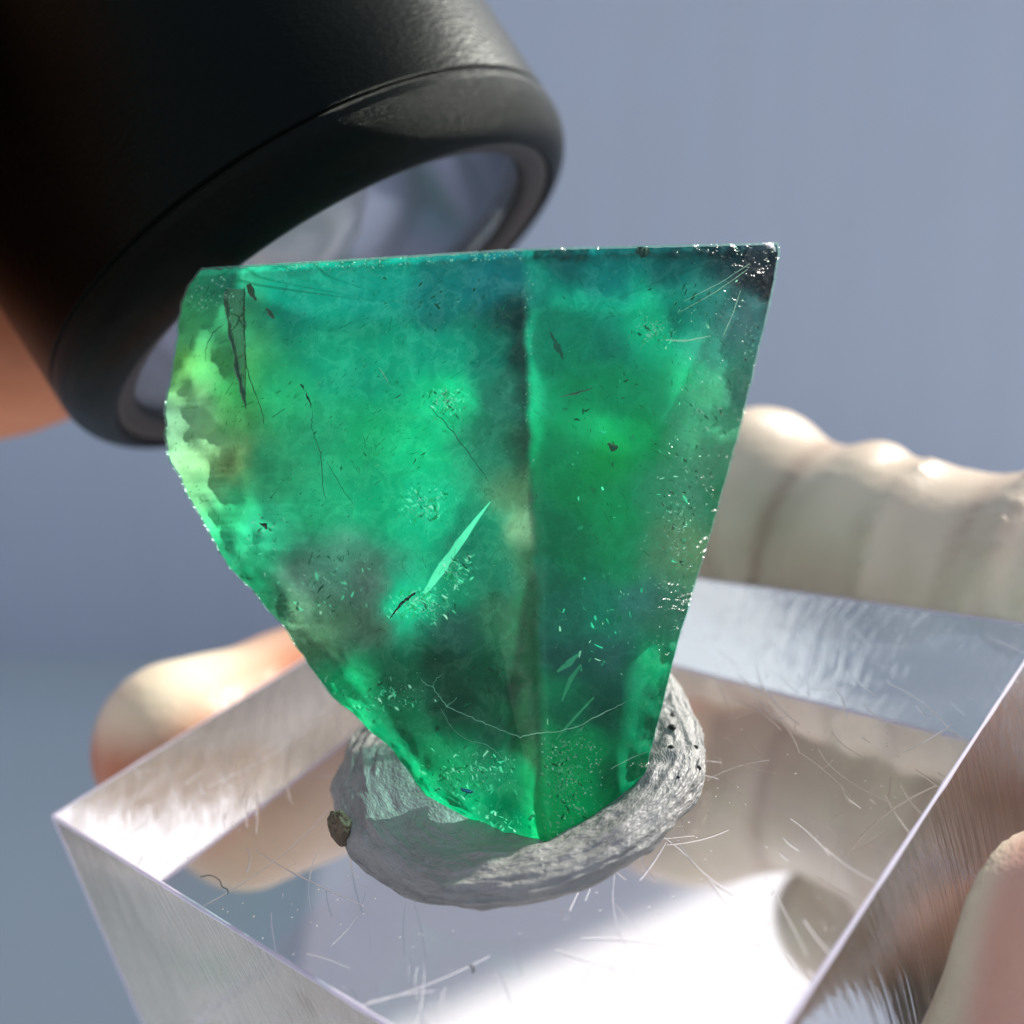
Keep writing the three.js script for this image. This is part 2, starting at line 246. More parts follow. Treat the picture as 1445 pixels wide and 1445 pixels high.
// colour zones of the crystal, inner glow and shaded faces painted in: [x, y, colour]
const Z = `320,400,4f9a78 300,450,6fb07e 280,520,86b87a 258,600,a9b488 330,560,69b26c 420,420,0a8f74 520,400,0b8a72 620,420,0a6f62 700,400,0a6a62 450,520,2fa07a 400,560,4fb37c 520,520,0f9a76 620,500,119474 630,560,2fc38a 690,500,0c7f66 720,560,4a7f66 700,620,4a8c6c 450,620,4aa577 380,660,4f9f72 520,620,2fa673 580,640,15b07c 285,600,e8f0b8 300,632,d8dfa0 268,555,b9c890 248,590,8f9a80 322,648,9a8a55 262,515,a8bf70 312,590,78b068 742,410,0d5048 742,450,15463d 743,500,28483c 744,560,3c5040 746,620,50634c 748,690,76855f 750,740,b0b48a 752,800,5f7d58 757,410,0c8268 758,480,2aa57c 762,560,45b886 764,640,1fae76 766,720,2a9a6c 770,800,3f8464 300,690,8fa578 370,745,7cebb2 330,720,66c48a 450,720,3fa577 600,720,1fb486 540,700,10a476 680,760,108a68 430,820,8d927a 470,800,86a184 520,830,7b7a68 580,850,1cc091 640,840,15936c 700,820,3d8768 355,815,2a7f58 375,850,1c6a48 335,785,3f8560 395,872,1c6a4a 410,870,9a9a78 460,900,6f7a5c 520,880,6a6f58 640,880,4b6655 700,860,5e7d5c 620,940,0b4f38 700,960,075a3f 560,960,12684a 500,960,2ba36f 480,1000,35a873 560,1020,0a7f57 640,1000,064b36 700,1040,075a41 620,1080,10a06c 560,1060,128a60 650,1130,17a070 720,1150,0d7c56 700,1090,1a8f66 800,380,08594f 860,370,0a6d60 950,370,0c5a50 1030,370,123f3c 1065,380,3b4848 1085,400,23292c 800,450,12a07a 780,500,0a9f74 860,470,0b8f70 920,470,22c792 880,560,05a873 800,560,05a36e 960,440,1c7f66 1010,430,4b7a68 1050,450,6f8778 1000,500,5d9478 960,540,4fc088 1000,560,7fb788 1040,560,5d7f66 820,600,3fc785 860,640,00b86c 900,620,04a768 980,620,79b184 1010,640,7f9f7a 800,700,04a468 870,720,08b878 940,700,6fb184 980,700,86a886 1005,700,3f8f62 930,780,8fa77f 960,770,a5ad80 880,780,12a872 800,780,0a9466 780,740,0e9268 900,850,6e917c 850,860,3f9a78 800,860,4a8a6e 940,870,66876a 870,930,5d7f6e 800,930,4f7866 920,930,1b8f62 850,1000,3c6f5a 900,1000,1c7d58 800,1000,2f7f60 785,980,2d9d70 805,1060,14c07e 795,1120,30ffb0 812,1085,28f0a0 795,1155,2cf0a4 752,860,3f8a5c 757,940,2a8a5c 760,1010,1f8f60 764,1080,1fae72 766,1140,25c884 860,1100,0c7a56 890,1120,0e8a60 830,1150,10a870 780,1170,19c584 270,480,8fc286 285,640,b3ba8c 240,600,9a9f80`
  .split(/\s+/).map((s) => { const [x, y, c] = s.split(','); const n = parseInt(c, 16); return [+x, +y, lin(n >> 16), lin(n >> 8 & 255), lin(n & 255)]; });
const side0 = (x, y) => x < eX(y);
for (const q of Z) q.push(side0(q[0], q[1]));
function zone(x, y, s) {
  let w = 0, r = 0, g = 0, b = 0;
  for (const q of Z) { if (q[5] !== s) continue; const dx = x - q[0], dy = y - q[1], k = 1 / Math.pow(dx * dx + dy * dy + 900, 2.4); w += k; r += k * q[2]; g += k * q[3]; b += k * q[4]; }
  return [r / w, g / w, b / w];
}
function hairlines(c2, n, N, strong) { // needles and minute cracks, crowded in drifts
  for (let i = 0; i < n; i++) {
    const x = rr(240, 1090), y = rr(350, 1190), dens = sfb(x / 70, y / 70, 77, 3); if (dens < rr(-0.5, 0.5)) continue;
    const [u, v] = uvOf(x, y); if (u <= 0.001 || u >= 0.999) continue;
    const a = (x < eX(y) ? 0.9 : -0.9) + sfb(x / 120, y / 120, 5, 2) * 1.6 + rr(-0.35, 0.35), l = rr(2, 8) * (rnd() < 0.08 ? 3.5 : 1) * N / 1024, X = u * N, Y = (1 - v) * N;
    const t = rnd(); c2.strokeStyle = t < 0.55 ? `rgba(4,58,40,${rr(0.15, 0.6) * strong})` : t < 0.8 ? `rgba(70,150,110,${rr(0.2, 0.6) * strong})` : `rgba(255,255,250,${rr(0.2, 0.7) * strong})`;
    c2.lineWidth = rr(0.35, 1.2) * N / 1024; c2.beginPath(); c2.moveTo(X, Y); c2.quadraticCurveTo(X + Math.cos(a) * l * 0.5 + rr(-1, 1), Y + Math.sin(a) * l * 0.5 + rr(-1, 1), X + Math.cos(a) * l, Y + Math.sin(a) * l); c2.stroke();
  }
}
const GT = 1024, GAIN = 2.3;
const gemColor = (() => {
  const cv = document.createElement('canvas'); cv.width = cv.height = GT; const c2 = cv.getContext('2d'), im = new Uint8ClampedArray(GT * GT * 4);
  for (let j = 0; j < GT; j++) for (let i = 0; i < GT; i++) {
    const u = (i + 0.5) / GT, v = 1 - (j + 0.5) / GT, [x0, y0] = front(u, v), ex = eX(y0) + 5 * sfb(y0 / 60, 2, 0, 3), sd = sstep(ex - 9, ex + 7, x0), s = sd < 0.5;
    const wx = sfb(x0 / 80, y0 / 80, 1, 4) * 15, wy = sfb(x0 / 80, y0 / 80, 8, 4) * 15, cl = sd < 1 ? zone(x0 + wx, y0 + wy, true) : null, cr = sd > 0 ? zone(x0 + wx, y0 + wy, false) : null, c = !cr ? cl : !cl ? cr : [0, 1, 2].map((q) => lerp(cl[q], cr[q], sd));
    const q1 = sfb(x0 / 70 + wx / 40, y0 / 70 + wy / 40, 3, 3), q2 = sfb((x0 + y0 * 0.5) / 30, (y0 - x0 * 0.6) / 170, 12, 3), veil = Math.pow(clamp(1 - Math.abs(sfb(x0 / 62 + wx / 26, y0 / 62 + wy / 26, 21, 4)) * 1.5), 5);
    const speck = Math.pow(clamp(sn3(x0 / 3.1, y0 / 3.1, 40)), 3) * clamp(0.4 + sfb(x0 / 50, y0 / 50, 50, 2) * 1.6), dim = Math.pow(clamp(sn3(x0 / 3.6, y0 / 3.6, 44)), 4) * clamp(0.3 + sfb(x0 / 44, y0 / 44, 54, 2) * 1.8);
    const k = GAIN * (1 + 0.13 * q1 + 0.10 * q2 + 0.16 * (veil - 0.25)) * (1 + 0.55 * speck) * (1 - 0.5 * dim), g = lerp(0.92 + 0.6 * sstep(0.14, 0.02, u), 1.7, sd) * (1 + 1.1 * sstep(0.017, 0.009, v + 0.004 * sfb(u * 50, 1, 0, 3))), o = (j * GT + i) * 4, milk = 0.02 * veil + 0.03 * speck;  // g puts extra light into the colour of right face and left border
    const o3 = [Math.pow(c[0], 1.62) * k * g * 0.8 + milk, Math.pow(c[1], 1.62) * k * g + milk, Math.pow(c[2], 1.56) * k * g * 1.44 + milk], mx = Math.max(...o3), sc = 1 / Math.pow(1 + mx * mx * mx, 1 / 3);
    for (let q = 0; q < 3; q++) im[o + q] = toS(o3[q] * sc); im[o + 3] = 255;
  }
  c2.putImageData(new ImageData(im, GT, GT), 0, 0);
  // feathers and shattered clusters inside the stone, their lit brightness painted in
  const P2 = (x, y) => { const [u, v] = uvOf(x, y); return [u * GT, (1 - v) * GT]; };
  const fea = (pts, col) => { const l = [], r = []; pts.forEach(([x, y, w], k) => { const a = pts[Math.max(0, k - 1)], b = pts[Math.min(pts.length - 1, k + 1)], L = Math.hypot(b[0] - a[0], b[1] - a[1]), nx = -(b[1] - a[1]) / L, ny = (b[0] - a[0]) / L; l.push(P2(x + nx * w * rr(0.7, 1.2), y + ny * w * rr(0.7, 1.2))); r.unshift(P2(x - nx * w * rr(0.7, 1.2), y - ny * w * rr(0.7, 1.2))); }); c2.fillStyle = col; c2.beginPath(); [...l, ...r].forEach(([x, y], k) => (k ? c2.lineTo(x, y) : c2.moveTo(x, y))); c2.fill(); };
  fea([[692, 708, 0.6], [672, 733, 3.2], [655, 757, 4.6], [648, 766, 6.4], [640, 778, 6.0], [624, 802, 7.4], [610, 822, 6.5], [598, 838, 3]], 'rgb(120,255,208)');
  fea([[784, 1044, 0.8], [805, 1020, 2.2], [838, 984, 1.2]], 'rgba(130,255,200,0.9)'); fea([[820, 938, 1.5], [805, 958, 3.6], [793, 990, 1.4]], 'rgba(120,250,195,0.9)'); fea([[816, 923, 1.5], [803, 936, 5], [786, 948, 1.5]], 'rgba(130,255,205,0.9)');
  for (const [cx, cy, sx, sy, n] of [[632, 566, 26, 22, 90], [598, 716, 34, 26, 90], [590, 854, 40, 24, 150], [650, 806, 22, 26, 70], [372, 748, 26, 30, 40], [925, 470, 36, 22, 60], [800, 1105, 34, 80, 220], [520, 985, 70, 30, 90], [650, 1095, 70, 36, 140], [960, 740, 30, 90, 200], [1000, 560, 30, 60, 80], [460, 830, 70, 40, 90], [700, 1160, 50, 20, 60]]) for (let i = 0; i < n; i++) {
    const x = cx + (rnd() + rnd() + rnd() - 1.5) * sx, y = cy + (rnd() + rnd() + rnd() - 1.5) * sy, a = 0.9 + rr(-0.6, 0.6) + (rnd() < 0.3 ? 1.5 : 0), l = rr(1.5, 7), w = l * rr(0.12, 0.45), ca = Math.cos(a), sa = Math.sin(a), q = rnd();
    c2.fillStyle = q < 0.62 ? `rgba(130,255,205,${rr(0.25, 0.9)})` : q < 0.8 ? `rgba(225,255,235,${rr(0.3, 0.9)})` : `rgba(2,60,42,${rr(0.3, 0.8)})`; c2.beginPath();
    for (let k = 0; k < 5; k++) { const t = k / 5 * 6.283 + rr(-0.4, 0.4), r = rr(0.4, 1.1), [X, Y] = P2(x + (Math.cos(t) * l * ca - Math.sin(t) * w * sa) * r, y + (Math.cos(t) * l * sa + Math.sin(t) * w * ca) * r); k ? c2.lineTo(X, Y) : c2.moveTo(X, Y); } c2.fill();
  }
  const t = new THREE.CanvasTexture(cv); t.colorSpace = THREE.SRGBColorSpace; return t;
})();
const gemRough = tex(512, 512, (u, v) => { const [x, y] = front(u, v); return [0, clamp(0.93 + 0.05 * sfb(x / 60, y / 60, 5, 3), 0.8, 1), 0]; });
const gemBump = tex(1024, 1024, (u, v) => { const [x, y] = front(u, v), rough = Math.max(sstep(0.18, 0.02, u), sstep(0.80, 0.93, u) * 0.8, 0.08); return 0.5 + rough * (0.3 * sfb(x / 14, y / 10, 3, 4) + 0.2 * sfb(x / 40, y / 28, 9, 3)) + 0.03 * sn3(x / 2, y / 2, 1); });
for (const t of [gemColor, gemRough, gemBump]) t.wrapS = t.wrapT = THREE.ClampToEdgeWrapping;
const skinTexG = (() => {
  const N = 2048, cv = document.createElement('canvas'); cv.width = cv.height = N; const c2 = cv.getContext('2d'), im = new Uint8ClampedArray(N * N * 4);
  for (let j = 0; j < N; j += 2) for (let i = 0; i < N; i += 2) {
    const u = (i + 1) / N, v = 1 - (j + 1) / N, [x, y] = front(u, v), k = clamp(0.92 + 0.09 * sfb(x / 30, y / 30, 60, 3)), f = sstep(0.80, 0.92, u) * sstep(0.9, 0.4, v) * 0.5 + sstep(0.12, 0.02, u) * 0.4;
    const r = toS(lerp(0.80, 0.94, f) * k), g = toS(lerp(0.97, 0.96, f) * k), b = toS(lerp(0.92, 0.89, f) * k);
    for (const o of [0, 4, N * 4, N * 4 + 4]) { const q = (j * N + i) * 4 + o; im[q] = r; im[q + 1] = g; im[q + 2] = b; im[q + 3] = 255; }
  }
  c2.putImageData(new ImageData(im, N, N), 0, 0); hairlines(c2, 9000, N, 0.9);
  const t = new THREE.CanvasTexture(cv); t.colorSpace = THREE.SRGBColorSpace; t.wrapS = t.wrapT = THREE.ClampToEdgeWrapping; return t;
})();
const skinRough = tex(1024, 1024, (u, v) => { const [x, y] = front(u, v), n = sfb(x / 46 + 0.5 * sfb(x / 30, y / 30, 4, 2), y / 46, 15, 5), fro = sstep(0.80, 0.92, u) * sstep(0.95, 0.5, v) * 0.12, spark = Math.pow(clamp(sn3(x / 3, y / 3, 8)), 2) * 0.3; return [0, clamp(0.16 + 0.07 * n + fro * (0.6 + 0.6 * sfb(x / 9, y / 9, 18, 3)) + spark * clamp(n + 0.3) * 0.6, 0.06, 0.5), 0]; });
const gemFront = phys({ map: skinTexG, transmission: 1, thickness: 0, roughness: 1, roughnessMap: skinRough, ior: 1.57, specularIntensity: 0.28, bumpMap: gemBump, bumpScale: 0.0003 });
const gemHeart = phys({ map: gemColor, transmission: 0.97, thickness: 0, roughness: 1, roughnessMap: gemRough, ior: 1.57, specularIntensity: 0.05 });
const gemBackTex = tex(512, 512, (u, v) => { const s = 0.88 + 0.24 * fbm(u * 9, v * 9, 4, 5); return [0.66 * s, 0.93 * s, 0.87 * s]; }, true);
const gemBack = phys({ map: gemBackTex, specularIntensity: 0.5, transmission: 0.95, thickness: 0, roughness: 0.32, ior: 1.57 });
const gemBase = at(760, 1215, 54);
const gem = thing('emerald_crystal', 'large cloudy green emerald crystal wedge standing in grey putty, lit from behind', 'crystal', gemBase);
const toGem = (p) => p.sub(gemBase);
const chip = (x, y, u, v) => { // rough skin: broken left border, frosted right border, small chips along the arrises
  const l = sstep(0.17, 0.0, u), r = sstep(0.84, 1.0, u), t = sstep(0.03, 0.0, v);
  return l * ((fbm(x / 38, y / 45, 3, 4) - 0.5) * 2.2 + (fbm(x / 12, y / 12, 5, 3) - 0.5) * 0.5) + r * (fbm(x / 20, y / 26, 6, 4) - 0.5) * 0.9 + t * (fbm(x / 7, y / 5, 4, 3) - 0.3) * 0.6 + (fbm(x / 90, y / 90, 2, 2) - 0.5) * 0.12;
};
const gemP = (u, v, in_ = 0) => { const [x, y, d] = front(u, v); return toGem(at(x, y, d + chip(x, y, u, v) + in_)); };
{
  const NU = 240, NV = 240;
  const fg = grid(NU, NV, (i, j) => { const u = i / NU, v = j / NV; return { p: gemP(u, v), uv: [u, v] }; });
  // the other side: right border round the back to the left border
  const NB = 60;
  const bg = grid(NB, NV, (i, j) => {
    const t = i / NB, v = j / NV, Rp = front(1, v), Lp = front(0, v), ch = chip(Rp[0], Rp[1], 1, v), cl = chip(Lp[0], Lp[1], 0, v), w = lerp(1, 0.25, v);
    const A = [Rp[0], Rp[1], Rp[2] + ch], D = [Lp[0], Lp[1], Lp[2] + cl], B = [lerp(Rp[0], Lp[0], 0.12), lerp(Rp[1], Lp[1], 0.2) + 5 * (1 - v), Rp[2] + 11 * w], C = [lerp(Rp[0], Lp[0], 0.80), lerp(Rp[1], Lp[1], 0.8) + 5 * (1 - v), Lp[2] + 8 * w];
    const s = t * 3, q = s < 1 ? [A, B, s] : s < 2 ? [B, C, s - 1] : [C, D, Math.min(1, s - 2)], p = [0, 1, 2].map((k) => lerp(q[0][k], q[1][k], q[2]));
    p[2] += Math.sin(t * Math.PI) * (fbm(p[0] / 130, p[1] / 130, 7, 2) - 0.5) * 0.8;
    return { p: toGem(at(...p)), uv: [t, v] };
  });
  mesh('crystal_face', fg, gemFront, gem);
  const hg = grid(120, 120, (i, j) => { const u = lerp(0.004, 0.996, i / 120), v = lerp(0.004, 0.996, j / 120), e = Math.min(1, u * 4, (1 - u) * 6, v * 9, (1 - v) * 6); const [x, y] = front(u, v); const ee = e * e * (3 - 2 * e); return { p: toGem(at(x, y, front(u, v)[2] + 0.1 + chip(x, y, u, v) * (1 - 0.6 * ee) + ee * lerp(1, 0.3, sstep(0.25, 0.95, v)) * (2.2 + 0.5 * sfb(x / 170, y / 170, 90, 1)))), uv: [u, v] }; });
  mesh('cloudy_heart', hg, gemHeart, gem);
  mesh('crystal_back', bg, gemBack, gem);
  const capOf = (v) => { // flat end over the front row and the back row
    const P = [], I = [], U = [], fp = fg.attributes.position, bp = bg.attributes.position, j = v * NV, row = [];
    for (let i = 0; i <= NU; i++) row.push(new THREE.Vector3().fromBufferAttribute(fp, j * (NU + 1) + i));
    for (let i = 1; i < NB; i++) row.push(new THREE.Vector3().fromBufferAttribute(bp, j * (NB + 1) + i));
    const c = new THREE.Vector3(); row.forEach((p) => c.add(p)); c.divideScalar(row.length); P.push(c.x, c.y, c.z); U.push(0.5, 0.5);
    row.forEach((p) => { P.push(p.x, p.y, p.z); U.push(0.5 + (p.x - c.x) * 25, 0.5 + (p.z - c.z) * 25); });
    for (let i = 0; i < row.length; i++) { const a = 1 + i, b = 1 + (i + 1) % row.length; v ? I.push(0, a, b) : I.push(0, b, a); }
    const g = new THREE.BufferGeometry(); g.setAttribute('position', new THREE.Float32BufferAttribute(P, 3)); g.setAttribute('uv', new THREE.Float32BufferAttribute(U, 2)); g.setIndex(I); g.computeVertexNormals(); return g;
  };
  mesh('crystal_top', capOf(0), gemBack, gem); mesh('crystal_foot', capOf(1), gemBack, gem);
}
// inclusions: ribbons that lie on or just under the front faces; pts as [x, y, half width in picture units]
function ribbon(pts, depth, thick = 0.03, wob = 0, sub = 6) {
  const C = [];
  for (let k = 0; k < pts.length - 1; k++) for (let s = 0; s < sub; s++) { const t = s / sub, [ax, ay, aw] = pts[k], [cx, cy, cw_] = pts[k + 1]; C.push([lerp(ax, cx, t) + rr(-wob, wob), lerp(ay, cy, t) + rr(-wob, wob), Math.max(0.15, lerp(aw, cw_, t) * rr(0.7, 1.25))]); }
  C.push(pts[pts.length - 1]);
  const P = [], I = [];
  C.forEach(([x, y, w], k) => {
    const a = C[Math.max(0, k - 1)], b = C[Math.min(C.length - 1, k + 1)], dx = b[0] - a[0], dy = b[1] - a[1], l = Math.hypot(dx, dy) || 1, nx = -dy / l, ny = dx / l;
    for (const s of [-1, 1]) { const [u, v] = uvOf(x + nx * w * s, y + ny * w * s); const p = gemP(u, v, depth); P.push(p.x, p.y, p.z); }
    const [u, v] = uvOf(x, y), p = gemP(u, v, depth - thick), q = gemP(u, v, depth + thick); P.push(p.x, p.y, p.z, q.x, q.y, q.z);
    if (k) { const o = (k - 1) * 4, n = k * 4; for (const [e, f] of [[0, 2], [2, 1], [1, 3], [3, 0]]) I.push(o + e, n + e, o + f, o + f, n + e, n + f); }
  });
  const g = new THREE.BufferGeometry(); g.setAttribute('position', new THREE.Float32BufferAttribute(P, 3)); g.setIndex(I); g.computeVertexNormals(); return g;
}
{
  const dark = std({ color: rgb(0.012, 0.05, 0.03), roughness: 0.8, transparent: true, opacity: 0.72 }), faint = std({ color: rgb(0.012, 0.08, 0.05), roughness: 0.8, transparent: true, opacity: 0.5 }), black = std({ color: rgb(0.006, 0.01, 0.008), roughness: 0.6 });
  const mossy = phys({ color: rgb(0.03, 0.14, 0.07), roughness: 0.9, transmission: 0.4, thickness: 0 });
  const pale = phys({ color: rgb(0.55, 0.86, 0.70), roughness: 0.9, transmission: 0.5, thickness: 0, transparent: true, opacity: 0.62 }), mint = phys({ color: rgb(0.16, 0.97, 0.66), roughness: 1, transmission: 1, thickness: 0, specularIntensity: 0.1 });
  const R = (name, pts, m, depth = 0.05, wob = 0, sub = 6, thick = 0.02) => mesh(name, ribbon(pts, depth + 0.07, thick, wob, sub), m, gem);
  const paneM = phys({ color: rgb(0.20, 0.40, 0.26), roughness: 0.6, transmission: 0.6, thickness: 0, transparent: true, opacity: 0.55 });
  R('fracture', [[331, 408, 14], [334, 450, 13], [338, 490, 9], [342, 530, 5.5], [346, 572, 0.6]], paneM, -0.008, 0.3, 6);
  R('fracture', [[318, 418, 2.2], [320, 436, 3.2], [322, 452, 1.2], [325, 475, 3.0], [331, 498, 1.6], [333, 515, 3.4], [338, 535, 2.4], [341, 552, 3.2], [345, 566, 1.8], [347, 577, 0.4]], mossy, -0.03, 0.9, 3);
  R('fracture', [[322, 440, 0.5], [336, 446, 0.6], [343, 462, 0.4]], dark, -0.03, 0.8); R('fracture', [[324, 470, 0.4], [334, 458, 0.7], [342, 440, 0.5]], dark, -0.03, 0.8); R('fracture', [[330, 500, 0.4], [338, 505, 0.6], [345, 498, 0.4]], dark, -0.03, 0.5); R('fracture', [[336, 532, 0.5], [341, 528, 0.7], [346, 534, 0.4]], dark, -0.03, 0.4);
  R('fracture', [[345, 405, 0.8], [344, 450, 0.9], [347, 515, 0.7], [346, 560, 0.4]], dark, -0.02, 0.4);
  R('fracture', [[347, 515, 0.7], [356, 545, 0.7], [368, 572, 0.5], [372, 598, 0.4]], dark, -0.02, 1);
  R('fracture', [[314, 458, 0.5], [300, 470, 0.6], [291, 490, 0.5], [290, 510, 0.3]], dark, -0.02, 1);
  R('fracture', [[424, 541, 1.2], [427, 545, 2.0], [429, 549, 0.3], [432, 553, 0.3], [435, 562, 1.6], [438, 572, 0.8], [440, 575, 0.2]], dark, -0.02, 1.2, 3);
  R('fracture', [[441, 580, 0.4], [440, 605, 0.5], [452, 640, 0.6], [455, 680, 0.6], [460, 704, 0.3]], faint, 0.1, 1.1);
  R('fracture', [[463, 655, 0.3], [480, 685, 0.5], [499, 712, 0.3]], faint, 0.1, 0.8);
  R('inclusion', [[351, 400, 3], [353, 408, 5], [357, 417, 3.5], [362, 424, 1]], mossy, -0.01, 1); R('inclusion', [[376, 436, 2], [382, 443, 3.5], [386, 450, 1.5]], mossy, -0.01, 1);
  R('fracture', [[586, 836, 1.2], [575, 845, 2.0], [566, 852, 1.9], [557, 864, 1.2], [549, 874, 0.4]], black, -0.03, 0.7);
  R('fracture', [[776, 468, 1], [786, 488, 4.5], [795, 507, 1]], faint, 0.5, 0.8);
  R('fracture', [[790, 560, 0.5], [815, 555, 1.4], [835, 548, 0.6]], mossy, 0.1, 1);
  R('fracture', [[608, 575, 0.6], [640, 610, 0.9], [672, 655, 0.7], [690, 680, 0.4]], faint, 0.6, 1.5);
  for (const p of [[[593, 958, 0.6], [602, 966, 0.9], [610, 969, 0.8], [622, 984, 1], [630, 997, 1.2], [655, 1008, 0.9], [680, 1019, 1.2], [706, 1030, 1], [735, 1040, 1.1], [752, 1035, 1], [785, 1033, 0.6]], [[630, 997, 0.8], [640, 990, 0.7], [645, 984, 0.4]], [[785, 1033, 0.5], [820, 1023, 0.8], [848, 1008, 1.2], [865, 1000, 0.9], [884, 990, 0.6]], [[610, 969, 0.5], [615, 958, 0.5], [624, 952, 0.3]], [[622, 1000, 0.3], [640, 1030, 0.5], [660, 1045, 0.5], [690, 1052, 0.6], [706, 1066, 0.5], [718, 1080, 0.3]]])
    R('fracture', p.map(([x, y, w]) => [x, y, w * 0.6]), pale, -0.02, 1.1, 5);
  R('needle', [[862, 1085, 0.4], [890, 1070, 0.7], [915, 1060, 0.4]], pale, -0.03, 0.3);
  R('needle', [[1020, 475, 0.4], [1035, 440, 0.8], [1045, 410, 0.5]], pale, -0.03, 0.3);
  R('needle', [[960, 440, 0.3], [1010, 412, 0.8], [1055, 380, 0.5]], pale, -0.03, 0.3);
  R('needle', [[965, 425, 0.3], [1015, 400, 0.6], [1058, 372, 0.4]], pale, -0.03, 0.3);
  R('needle', [[940, 480, 0.8], [970, 481, 1.5], [1003, 474, 0.6]], pale, -0.02, 0.5);
  R('needle', [[535, 518, 0.3], [545, 534, 0.9], [549, 541, 0.3]], pale, -0.02, 0.2);
  R('speck', [[366, 738, 0.6], [374, 742, 3], [377, 747, 0.6]], black, -0.03, 0.8, 3);
  R('speck', [[858, 626, 1.5], [865, 632, 5], [872, 630, 1.5]], dark, -0.01, 1, 3);
  R('speck', [[897, 352, 3], [908, 356, 7], [916, 352, 3]], dark, 0, 1, 3);
  R('speck', [[1040, 405, 1], [1043, 400, 1.5], [1046, 398, 1]], black, -0.03, 0.4, 3);
  for (const [x, y] of [[1060, 478], [1050, 505], [1066, 460]]) R('speck', [[x, y, 0.7], [x + 3, y + 3, rr(0.8, 1.8)], [x + 5, y + 1, 0.6]], dark, -0.03, 0.8, 3);
  const film = phys({ color: rgb(0.05, 0.25, 0.5), metalness: 0.9, roughness: 0.15, iridescence: 1, iridescenceIOR: 1.6, iridescenceThicknessRange: [200, 420] });
  R('iridescent_flake', [[650, 1113, 1], [659, 1116, 3], [668, 1118, 1]], film, 0.02, 1.2, 5);
  const shardM = [rgb(0.10, 0.90, 0.55), rgb(0.45, 0.95, 0.72), rgb(0.02, 0.22, 0.13), rgb(0.03, 0.55, 0.33)].map((c) => phys({ color: c, roughness: 1, transmission: 0.9, thickness: 0, specularIntensity: 0.2 }));
  const shards = [[], [], [], []];
  const shard = (x, y, d, l, w, a, kind) => {
    const [u, v] = uvOf(x, y); if (u < 0.03 || u > 0.97 || v < 0.03 || v > 0.97) return; const c = gemP(u, v, d), n = 5, P = [c.x, c.y, c.z], I = [], tx = rr(-0.7, 0.7), ty = rr(-0.7, 0.7), ca = Math.cos(a), sa = Math.sin(a);
    for (let k = 0; k < n; k++) { const t = k / n * 6.283 + rr(-0.5, 0.5), r = rr(0.35, 1.2), lx = Math.cos(t) * l * r, ly = Math.sin(t) * w * r, px = lx * ca - ly * sa, py = lx * sa + ly * ca; P.push(c.x + px * MM, c.y + py * MM, c.z + (px * tx + py * ty) * MM * 0.8); }
    for (let k = 0; k < n; k++) I.push(0, 1 + k, 1 + (k + 1) % n);
    const g = new THREE.BufferGeometry(); g.setAttribute('position', new THREE.Float32BufferAttribute(P, 3)); g.setIndex(I); g.computeVertexNormals(); shards[kind].push(g);
  };
  const swarm = (cx, cy, sx, sy, n, lo, hi, kinds, ang) => { for (let i = 0; i < n * 1.5; i++) { const l = (lo + (hi - lo) * Math.pow(rnd(), 2.2)) * (rnd() < 0.1 ? 1.4 : 1) * 0.75; shard(cx + (rnd() + rnd() + rnd() - 1.5) * sx, cy + (rnd() + rnd() + rnd() - 1.5) * sy, rr(0.08, 1.6), l, l * rr(0.08, 0.42), ang + rr(-0.5, 0.5) + (rnd() < 0.25 ? 1.4 : 0), kinds[Math.floor(rnd() * kinds.length)]); } };
  swarm(632, 566, 26, 22, 34, 0.08, 0.4, [0, 1, 0, 3], 0.9); swarm(598, 716, 34, 26, 34, 0.08, 0.4, [0, 1, 3], 0.9); swarm(590, 852, 36, 22, 46, 0.08, 0.42, [0, 1, 0], 0.9); swarm(645, 806, 20, 26, 24, 0.08, 0.4, [0, 3, 0], 0.9);
  swarm(925, 470, 40, 22, 26, 0.1, 0.4, [0, 1, 3], 1.2); swarm(800, 1095, 30, 60, 60, 0.08, 0.5, [0, 1, 0, 3], 1.3); swarm(650, 1090, 60, 30, 50, 0.08, 0.4, [0, 3, 1, 2], 0.5); swarm(540, 990, 60, 30, 40, 0.1, 0.4, [0, 3, 2], 0.6); swarm(660, 975, 70, 50, 40, 0.1, 0.5, [2, 3, 2], 0.6);
  swarm(620, 420, 110, 40, 40, 0.08, 0.35, [2, 3, 2], 0.9); swarm(860, 620, 90, 160, 50, 0.08, 0.4, [0, 3, 2], 1.8); swarm(960, 720, 30, 120, 40, 0.06, 0.32, [1, 1, 0, 2], 1.7); swarm(520, 640, 150, 110, 90, 0.06, 0.3, [0, 3, 1, 2], 0.9); swarm(850, 900, 70, 90, 60, 0.08, 0.4, [3, 2, 1], 1.6); swarm(430, 850, 60, 50, 50, 0.06, 0.3, [1, 2, 3], 0.7); swarm(980, 420, 60, 50, 40, 0.08, 0.35, [2, 1, 2], 1.0);
  shards.forEach((l, k) => mesh('veil_shards', mergeGeometries(l), shardM[k], gem, { kind: 'stuff' }));
  R('corner_glint', [[1076, 343, 1.5], [1084, 345, 4.0], [1091, 349, 3.0], [1094, 355, 1]], phys({ color: rgb(0.9, 0.9, 0.92), roughness: 0.12, metalness: 0.4 }), -0.06, 0.6, 3, 0.06);  // white plate added for the glint on the top right corner
  // tiny glassy flecks through the frosted right border, the arris and the broken left border
  const fleckM = phys({ color: rgb(0.45, 0.95, 0.70), roughness: 0.3, transmission: 0.5, thickness: 0, specularIntensity: 1 }), tri = new THREE.BufferGeometry();
